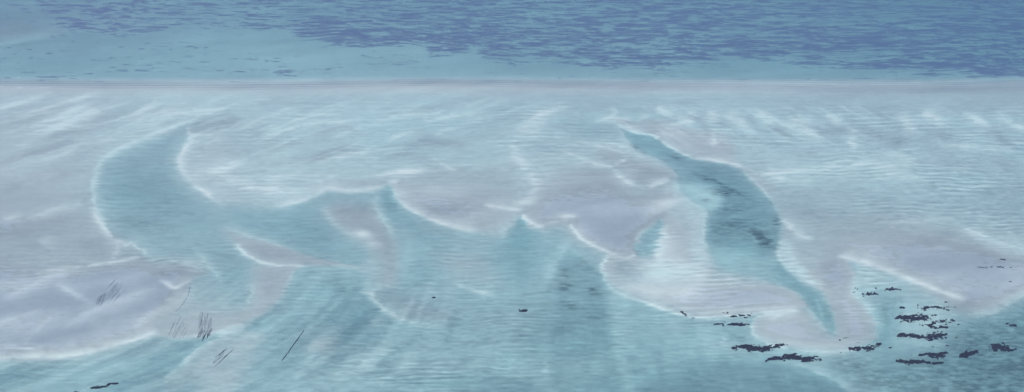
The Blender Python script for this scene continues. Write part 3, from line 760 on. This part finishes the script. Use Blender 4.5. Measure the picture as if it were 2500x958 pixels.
def weed_mat(name, dark, light, spec=.25, sparse=False):
    m, nt, out = new_mat(name)
    c = mixcol(nt, ramp(nt, noise(nt, .8, 4, .7, (.6, 1, 1)), .3, .7), dark, light)
    if sparse:
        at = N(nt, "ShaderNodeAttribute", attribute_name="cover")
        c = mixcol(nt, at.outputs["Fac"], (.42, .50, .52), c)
    bs = N(nt, "ShaderNodeBsdfPrincipled", Roughness=.7)
    bs.inputs["Specular IOR Level"].default_value = spec
    nt.links.new(c, bs.inputs["Base Color"])
    b = N(nt, "ShaderNodeBump", Strength=.5, Distance=.25)
    nt.links.new(noise(nt, 1.6, 4, .7), b.inputs["Height"]); nt.links.new(b.outputs[0], bs.inputs["Normal"])
    nt.links.new(bs.outputs[0], out.inputs[0])
    return m
hazed_meadow_m = weed_mat("seagrass", (.095, .125, .245), (.15, .185, .34), .25, True)  # blue of the distant haze and water is put into the seagrass colour
strand_m = weed_mat("drifted_weed", (.12, .13, .165), (.19, .20, .24), .1)
weed_m = weed_mat("wrack", (.012, .011, .012), (.028, .026, .028), .06)

# ----------------------------------------------------------------------------
# structure: sea bed, water
# ----------------------------------------------------------------------------
def grid_mesh(name, X, Y, Zz, keep=None, attrs=None):
    ny, nx = X.shape
    co = np.stack([X, Y, Zz], -1).reshape(-1, 3).astype(np.float32)
    idx = np.arange(ny * nx, dtype=np.int32).reshape(ny, nx)
    # rows run from far to near, so this winding faces up
    q = np.stack([idx[:-1, :-1], idx[1:, :-1], idx[1:, 1:], idx[:-1, 1:]], -1).reshape(-1, 4)
    if keep is not None:
        q = q[keep.reshape(-1)]
        used = np.zeros(len(co), bool); used[q.ravel()] = True
        remap = np.cumsum(used) - 1
        q = remap[q].astype(np.int32); co = co[used]
        attrs = {k: a.reshape(-1)[used] for k, a in (attrs or {}).items()}
    me = bpy.data.meshes.new(name)
    me.vertices.add(len(co)); me.vertices.foreach_set("co", co.ravel())
    me.loops.add(q.size); me.loops.foreach_set("vertex_index", np.ascontiguousarray(q.ravel(), np.int32))
    me.polygons.add(len(q))
    me.polygons.foreach_set("loop_start", np.arange(0, q.size, 4, dtype=np.int32))
    me.polygons.foreach_set("loop_total", np.full(len(q), 4, np.int32))
    me.polygons.foreach_set("use_smooth", np.ones(len(q), bool))
    for k, a in (attrs or {}).items():
        at = me.attributes.new(k, 'FLOAT', 'POINT'); at.data.foreach_set("value", np.ascontiguousarray(a.reshape(-1), np.float32))
    me.update(calc_edges=True)
    me.validate()
    return me

def link(name, me, mat, **props):
    o = bpy.data.objects.new(name, me); COL.objects.link(o)
    if mat: me.materials.append(mat)
    for k, v in props.items(): o[k] = v
    return o

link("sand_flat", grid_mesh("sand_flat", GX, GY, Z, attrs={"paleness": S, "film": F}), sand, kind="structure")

me = bpy.data.meshes.new("water")
X0, X1, Y0, Y1, B = -40000, 40000, -3000, 70000, -60
vts = [(X0, Y0, 0), (X1, Y0, 0), (X1, Y1, 0), (X0, Y1, 0), (X0, Y0, B), (X1, Y0, B), (X1, Y1, B), (X0, Y1, B)]
me.from_pydata(vts, [], [(0, 1, 2, 3), (7, 6, 5, 4), (0, 4, 5, 1), (1, 5, 6, 2), (2, 6, 7, 3), (3, 7, 4, 0)])
link("water", me, water_m, kind="structure")

# ----------------------------------------------------------------------------
# the seagrass meadow in the deeper water beyond the shore
# ----------------------------------------------------------------------------
def pixel_mask(mu, mv, pts):  # outline points are image pixel coordinates
    """signed distance-free inside weight of lower bound v = f(u)"""
    P = parse(pts)
    return np.interp(mu, P[:, 0], P[:, 1])

mu_ = np.arange(-190, 2690, 2.0); mv_ = np.arange(-29, 204, 0.8)
MU, MV = np.meshgrid(mu_, mv_)
MX, MY = ground(MU, MV)
edge = pixel_mask(MU, MV, "-200,-90 0,-60 60,-15 95,15 110,50 140,66 170,80 230,90 290,92 330,85 450,70 560,60 640,75 700,78 740,98 790,106 830,116 900,125 945,112 1000,108 1040,130 1090,140 1140,124 1180,140 1260,156 1330,158 1400,166 1500,170 1600,168 1700,158 1800,152 1900,155 2000,162 2100,170 2250,182 2400,188 2500,191 2700,194")
dens = sstep(10, -14, MV - edge)                      # 1 well inside the meadow
cover = -.30 + .0 * MU
cover = cover - .06
inner = .05 + .13 * sstep(200, 1100, MU) + .03 * sstep(1500, 2500, MU)
cover = cover * (1 - dens) + inner * dens
for (u, v, ru, rv, a) in ((850, 85, 130, 26, .20), (760, 70, 60, 14, .1), (1150, 100, 120, 24, .12), (330, 55, 150, 34, .12), (170, 60, 60, 20, .15), (420, 100, 140, 14, .14), (400, 115, 60, 8, .12), (460, 120, 130, 30, .10), (270, 140, 16, 12, .22),
                          (295, 172, 30, 9, .24), (365, 165, 30, 8, .18), (560, 155, 60, 12, .16), (675, 150, 40, 14, .20), (700, 176, 36, 8, .18), (690, 110, 50, 12, .18), (560, 80, 80, 16, .06), (620, 80, 50, 8, .2),
                          (855, 172, 40, 8, .16), (965, 150, 30, 10, .18), (1050, 140, 30, 12, .2), (1100, 160, 18, 10, .12), (1050, 172, 12, 10, .16), (800, 170, 20, 8, .12), (1250, 148, 50, 20, .1), (1310, 176, 60, 8, .10),
                          (1180, 172, 60, 12, .12), (1380, 182, 60, 8, .1), (1500, 176, 80, 8, .1), (1700, 176, 120, 10, .08), (2420, 160, 100, 24, .12), (2350, 60, 200, 40, .12), (2300, 150, 120, 16, .05), (100, 178, 120, 6, .12), (200, 180, 80, 5, .12),
                          (50, 10, 50, 10, .06), (60, 30, 60, 20, .05), (520, 50, 120, 20, -.05), (1400, 30, 120, 20, -.04), (2050, 135, 130, 14, -.12), (2160, 115, 90, 8, -.12), (1550, 95, 80, 12, -.08), (1000, 65, 60, 6, -.16), (880, 62, 40, 5, -.2),
                          (920, 84, 20, 6, -.2), (1030, 118, 24, 16, -.3), (1085, 130, 12, 14, -.3), (1280, 140, 24, 16, -.2), (1160, 130, 14, 10, -.15), (2340, 25, 60, 5, -.2), (1880, 55, 60, 5, -.12), (2120, 56, 60, 5, -.14)):
    cover += a * np.exp(-((MU - u) / ru) ** 2 - ((MV - v) / rv) ** 2)
wx = fbm(MX / 120, MY / 200, 2, .5, 201) * 30
nz = 1.05 * fbm((MX + wx) / 21.0, (MY + .05 * MX + wx * .5) / 7.0, 5, .78, 211) + .20 * fbm((MX + wx) / 80.0, (MY + .06 * MX + wx * .5) / 24.0, 3, .6, 221)
nz2 = fbm(MX / 300.0, (MY - .05 * MX) / 110.0, 3, .55, 231)
val = nz + .14 * nz2 + cover * 1.05
# lone clumps on the pale lagoon floor
for (u, v, ru, rv) in ((120, 130, 9, 2), (22, 116, 7, 1.6), (72, 121, 8, 1.6), (179, 101, 5, 1.4), (295, 114, 8, 1.6), (345, 119, 9, 1.6), (326, 85, 6, 1.4), (237, 105, 6, 1.4), (10, 142, 6, 1.4), (75, 141, 6, 1.3), (360, 106, 8, 1.3),
                       (22, 44, 9, 2), (15, 36, 6, 1.5), (35, 12, 24, 2), (80, 52, 10, 1.5), (60, 21, 14, 2), (70, 30, 10, 2), (477, 117, 6, 1.2), (503, 116, 6, 1.2), (130, 90, 7, 1.4), (153, 86, 8, 1.5)):
    val = np.maximum(val, .55 * np.exp(-((MU - u) / ru) ** 2 - ((MV - v) / rv) ** 2) - .12 + .15 * nz)
val -= .05
h = np.clip(val * .95, -.18, .34)
h[(MV > 201)] = -.18
hz = bed(MU, MV) + h
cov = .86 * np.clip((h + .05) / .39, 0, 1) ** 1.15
keep = (h[:-1, :-1] > -.17) | (h[1:, :-1] > -.17) | (h[1:, 1:] > -.17) | (h[:-1, 1:] > -.17)
hz = np.minimum(hz, -.06)
link("seagrass_meadow", grid_mesh("seagrass_meadow", MX, MY, hz, keep, {"cover": cov}), hazed_meadow_m, kind="stuff",
     label="dark seagrass meadow, tinted haze blue, in ragged patches over the deeper water beyond the shore", category="seagrass")

# ----------------------------------------------------------------------------
# wrack: dark weed clumps that break the surface, each one a thing
# ----------------------------------------------------------------------------
def weed(name, path, label, seed, thick=1.0, ragged=.5, group=None, top=.34, gap=0.0, cat="weed patch"):
    """path: 'u,v,half-height' points along the clump"""
    P = parse(path)
    C = spline(P, False, 2.0) if len(P) > 1 else P
    m = 6 + C[:, 2].max() * 2.5
    us = np.arange(C[:, 0].min() - m * 2, C[:, 0].max() + m * 2, .75)
    vs_ = np.arange(C[:, 1].min() - m, C[:, 1].max() + m, .45)
    wu, wv = np.meshgrid(us, vs_)
    x, y = ground(wu, wv)
    best = np.full(wu.shape, -9.0)
    for q in C:
        r = max(q[2] * thick * 1.15, .6)
        d = np.hypot((wu - q[0]) * .42, wv - q[1])
        best = np.maximum(best, 1 - d / r)
    n = 1.1 * fbm(x / 3.4, y / 1.9, 5, .70, seed) + .75 * fbm(x / 1.7, y / 1.4, 2, .6, seed + 3) + .45 * fbm(x / 9.0, y / 3.0, 3, .6, seed + 5)
    hh = np.clip(best, -1.2, 1.0) - .12 + (ragged + .2) * n * 2.0 - gap
    bz = bed(wu, wv)
    # rises from the sand to just above the water
    rise = np.maximum(top - bz, .12)
    k = np.clip(hh * 2.2, -.4, 1.0)
    z = bz + rise * np.where(k > 0, np.sqrt(np.clip(k, 0, 1)), k) * (.85 + .25 * fbm(x / 1.2, y / 1.2, 2, .6, seed + 9))
    kp = (k[:-1, :-1] > -.39) | (k[1:, :-1] > -.39) | (k[1:, 1:] > -.39) | (k[:-1, 1:] > -.39)
    if not kp.any(): return None
    cx, cy = ground(float(C[:, 0].mean()), float(C[:, 1].mean()))
    cx, cy = float(cx), float(cy)
    # separate clumps of one broken patch
    lab = np.zeros(kp.shape, int); nl = 0; sizes = []
    for j0, i0 in zip(*np.nonzero(kp)):
        if lab[j0, i0]: continue
        nl += 1; stack = [(j0, i0)]; lab[j0, i0] = nl; cnt = 0
        while stack:
            j, i = stack.pop(); cnt += 1
            for dj in (-1, 0, 1):
                for di in (-1, 0, 1):
                    jj_, ii_ = j + dj, i + di
                    if 0 <= jj_ < kp.shape[0] and 0 <= ii_ < kp.shape[1] and kp[jj_, ii_] and not lab[jj_, ii_]:
                        lab[jj_, ii_] = nl; stack.append((jj_, ii_))
        sizes.append(cnt)
    big = [q + 1 for q, c in enumerate(sizes) if c >= 40 or c == max(sizes)]
    if len(big) == 1:
        o = link(name, grid_mesh(name, x - cx, y - cy, z, lab == big[0]), weed_m)
    else:
        o = bpy.data.objects.new(name, None); COL.objects.link(o)
        for q in big:
            c = link("clump", grid_mesh("clump", x - cx, y - cy, z, lab == q), weed_m)
            c.parent = o
    o.location = (cx, cy, 0)
    o["label"] = label; o["category"] = cat
    if group: o["group"] = group
    return o

GW = "dark weed patches in the shallows"
WEEDS = [
 ("1793,850,3 1815,848,5 1840,850,5 1865,851,5 1885,846,4 1905,843,2.5 1920,842,1.5", "long black weed patch touching the left edge of the rounded lavender sandbar tip", .42),
 ("1871,879,1.5 1890,875,3 1915,873,5 1940,869,5 1960,874,5 1980,875,4 2000,876,2", "big black weed patch with a humped middle, below the rounded sandbar tip", .42),
 ("1780,792,1 1800,791,2 1815,792,2 1826,791,1", "thin short weed patch under the straight lower edge of the wide sandbar", .5),
 ("2080,853,1.5 2090,850,4 2102,847,1.5 2115,850,3.5 2135,843,3 2148,839,1.5", "broken line of weed specks along the rounded end of the rippled sandbar", .75),
 ("2192,776,2 2205,773,3 2215,779,4 2230,777,6 2245,774,5 2256,775,2", "ragged black weed patch, topmost of the solid dark ones in the right-hand turquoise water", .5),
 ("2326,780,2 2310,783,3 2290,787,2.5 2275,791,2.5 2272,797,2 2290,799,2.5 2315,800,1.5", "hook shaped ring of open weed right of the topmost solid black patch", .7),
 ("2255,757,2 2265,750,2 2285,748,2 2300,752,2 2314,756,1.5", "faint broken arch of sparse weed by the foot of the big dark sand slope", .85),
 ("2192,820,2 2220,818,4 2245,822,3 2268,823,3.5 2285,820,6 2300,817,3 2308,816,1.5", "long weed patch with a thick right end, widest in the right-hand turquoise water", .5),
 ("2246,867,1.5 2262,864,3 2280,866,4.5 2292,868,4 2302,862,2.5 2314,861,1", "black weed patch with a pointed right wing, directly above the flat straight one", .45),
 ("2195,880,2.5 2212,883,3.5 2235,884,4 2258,882,3 2275,885,3.5 2300,885,1.5", "flat straight band of black weed, lowest in the right-hand shallows", .4),
 ("2343,869,2 2352,866,4 2362,862,5 2372,860,4 2384,858,1.5", "compact black weed clump rising to the right in the green dark water", .4),
 ("2424,842,2 2434,846,6 2445,849,5 2454,847,1.5", "squat blocky weed clump, farthest right of the solid black ones", .38),
 ("2458,852,1.5 2470,853,2 2480,851,1.5", "small low weed fragment beside the squat blocky clump at the right", .5),
 ("2106,716,1.5 2114,717,3.5 2125,718,2 2138,717,2", "small speckled weed patch at the notch of the rippled sandbar", .75),
 ("2158,704,1.2 2172,706,2 2186,706,1.5 2198,707,1", "faint row of weed specks in the turquoise bight under the pale ridge", .85),
 ("2388,654,1 2402,653,1.4 2416,654,1", "tiny broken weed line high on the dark damp sand slope, left of its pair", .8),
 ("2436,653,1 2444,652,1.3 2452,655,1", "tiny broken weed line high on the dark damp sand slope, right of its pair", .8),
 ("1268,759,1.5 1276,758,2.4 1286,757,1", "little black weed scrap alone on the rippled bed left of the central dark trough", .5),
 ("246,944,1.6 256,942,2.6 266,938,2 284,935,1.5", "slim black weed sliver near the lower left corner in teal water", .3),
 ("222,946,1 232,947,1.6 240,946,1", "small weed crumb just left of the slim black sliver in the lower left", .6),
 ("184,957,1.5 192,958,1.5", "tiny weed crumb at the bottom left edge", .4),
 ("1664,761,1 1672,767,1.4 1678,771,1.2", "thin weed fringe caught on the sharp lower corner of the wide pale sandbar", .6),
 ("2464,795,.9 2472,793,1.2 2482,795,.9", "faint weed thread below the pale sandbar corner near the right edge", .7),
 ("1744,791,.8 1756,790,1 1766,790,.8", "faint weed thread left of the thin short patch under the wide sandbar", .6),
 ("1780,773,.8 1795,772,1.2 1810,770,1.2 1830,770,.8", "sparse weed specks in the notch between the wide bar and the rounded tip", .9),
 ("2198,750,1 2206,751,1.2", "tiny weed spot above the topmost solid black patch", .5),
 ("2276,770,1 2284,769,1.2", "tiny weed spot between the faint arch and the hooked ring", .4),
 ("2464,688,.9 2468,688,1", "lone weed dot low on the dark damp sand slope by the right edge", .3),
 ("1056,726,.9 1060,726,.9", "lone weed dot on the rippled bed in the centre of the flat", .2),
 ("2444,633,.8 2452,635,.9", "faint weed thread under the rippled pale ridge near the right edge", .5),
]
for k, (p, lab, rg) in enumerate(WEEDS):
    weed("weed_patch", p, lab, 300 + k * 23, ragged=rg, group=GW, gap=.26 if rg > .65 else .0)

# streaks of drifted weed: thin raised cords lying along the ebb
rs = np.random.RandomState(5)
def streaks(label, starts, seed):
    rs = np.random.RandomState(seed)
    A = np.array([[p[0], p[1]] for p in starts]).mean(0)
    c0x, c0y = ground(A[0], A[1]); c0x, c0y = float(c0x), float(c0y)
    root = bpy.data.objects.new("weed_streak", None); COL.objects.link(root)
    root.location = (c0x, c0y, 0)
    root["label"] = label; root["category"] = "weed streaks"; root["group"] = "streaks of drifted weed"
    for (u0, v0, u1, v1, w) in starts:
        n = max(4, int(math.hypot(u1 - u0, v1 - v0) / 5))
        t = np.linspace(0, 1, n)
        bend = rs.uniform(-.06, .06)
        us = u0 + (u1 - u0) * t + bend * (v1 - v0) * np.sin(t * math.pi) + rs.normal(0, .35, n)
        vs_ = v0 + (v1 - v0) * t + rs.normal(0, .25, n)
        x, y = ground(us, vs_)
        tx, ty = np.gradient(x), np.gradient(y)
        L = np.hypot(tx, ty) + 1e-6
        nx, ny = -ty / L, tx / L
        ww = .36 * w * np.sin(np.clip(t, .03, .97) * math.pi) ** .6 * rs.uniform(.7, 1.3, n)
        z = bed(us, vs_)
        zt = np.maximum(z + .10, .03)
        x = x - c0x; y = y - c0y
        vv, ff = [], []
        for q in range(n):
            vv.append((x[q] - nx[q] * ww[q], y[q] - ny[q] * ww[q], z[q] - .1)); vv.append((x[q], y[q], zt[q])); vv.append((x[q] + nx[q] * ww[q], y[q] + ny[q] * ww[q], z[q] - .1))
        for q in range(n - 1):
            i = q * 3
            ff.append((i, i + 1, i + 4, i + 3)); ff.append((i + 1, i + 2, i + 5, i + 4))
        me = bpy.data.meshes.new("strand"); me.from_pydata(vv, [], ff)
        c = link("strand", me, weed_m if w > .43 else strand_m); c.parent = root

def fan(n, seed, top, bot, ln, w):
    rs = np.random.RandomState(seed); out = []
    for k in range(n):
        t = rs.rand()
        a = np.array(top[0]) + (np.array(top[1]) - np.array(top[0])) * t
        b = np.array(bot[0]) + (np.array(bot[1]) - np.array(bot[0])) * t
        s0 = rs.uniform(0, 1 - ln); s1 = s0 + rs.uniform(.4, 1) * ln
        p, q = a + (b - a) * s0, a + (b - a) * s1
        out.append((p[0], p[1], q[0], q[1], rs.uniform(.5, 1) * w))
    return out
streaks("sheaf of fine dark weed streaks slanting across the pale lavender flat at lower left", fan(20, 3, ((292, 668), (312, 700)), ((228, 744), (262, 760)), .6, .28) + fan(16, 4, ((240, 725), (262, 712)), ((228, 748), (246, 752)), .9, .30), 1)
streaks("dark brush of weed streaks ending in a black tuft, lower left sandbar edge", fan(40, 6, ((486, 760), (522, 766)), ((482, 828), (512, 820)), .5, .34) + fan(40, 7, ((494, 796), (522, 800)), ((474, 836), (504, 832)), .5, .55), 2)
streaks("faint weed streaks combing down to the sandbar edge left of the black tuft", fan(16, 8, ((430, 775), (480, 770)), ((400, 835), (450, 828)), .5, .26), 3)
streaks("few long thin weed streaks on the pale ridge below the black tuft", fan(9, 9, ((556, 848), (572, 852)), ((505, 888), (520, 900)), .6, .3), 4)
streaks("single long thin weed line running down the teal stream", [(742, 806, 722, 834, .4), (726, 828, 702, 862, .38), (700, 862, 688, 880, .25)], 5)
streaks("thin curved weed line along the tip of the lower left sandbar", [(464, 700, 458, 722, .4), (458, 720, 444, 745, .34), (446, 742, 428, 762, .26)], 6)

# ----------------------------------------------------------------------------
# the air: pale blue haze round the camera and the whole scene
# ----------------------------------------------------------------------------
haze_m, nt, out = new_mat("haze")
pv = N(nt, "ShaderNodeVolumePrincipled")
pv.inputs["Color"].default_value = HAZE_C + (1,)
pv.inputs["Density"].default_value = HAZE_D
pv.inputs["Anisotropy"].default_value = 0.0
nt.links.new(pv.outputs[0], out.inputs[1])
me = bpy.data.meshes.new("haze")
X0, X1, Y0, Y1, Bz, Tz = -45000, 45000, -4000, 75000, -61, CAM_H + 15
me.from_pydata([(X0, Y0, Tz), (X1, Y0, Tz), (X1, Y1, Tz), (X0, Y1, Tz), (X0, Y0, Bz), (X1, Y0, Bz), (X1, Y1, Bz), (X0, Y1, Bz)], [],
               [(0, 1, 2, 3), (7, 6, 5, 4), (0, 4, 5, 1), (1, 5, 6, 2), (2, 6, 7, 3), (3, 7, 4, 0)])
link("haze", me, haze_m, kind="stuff")
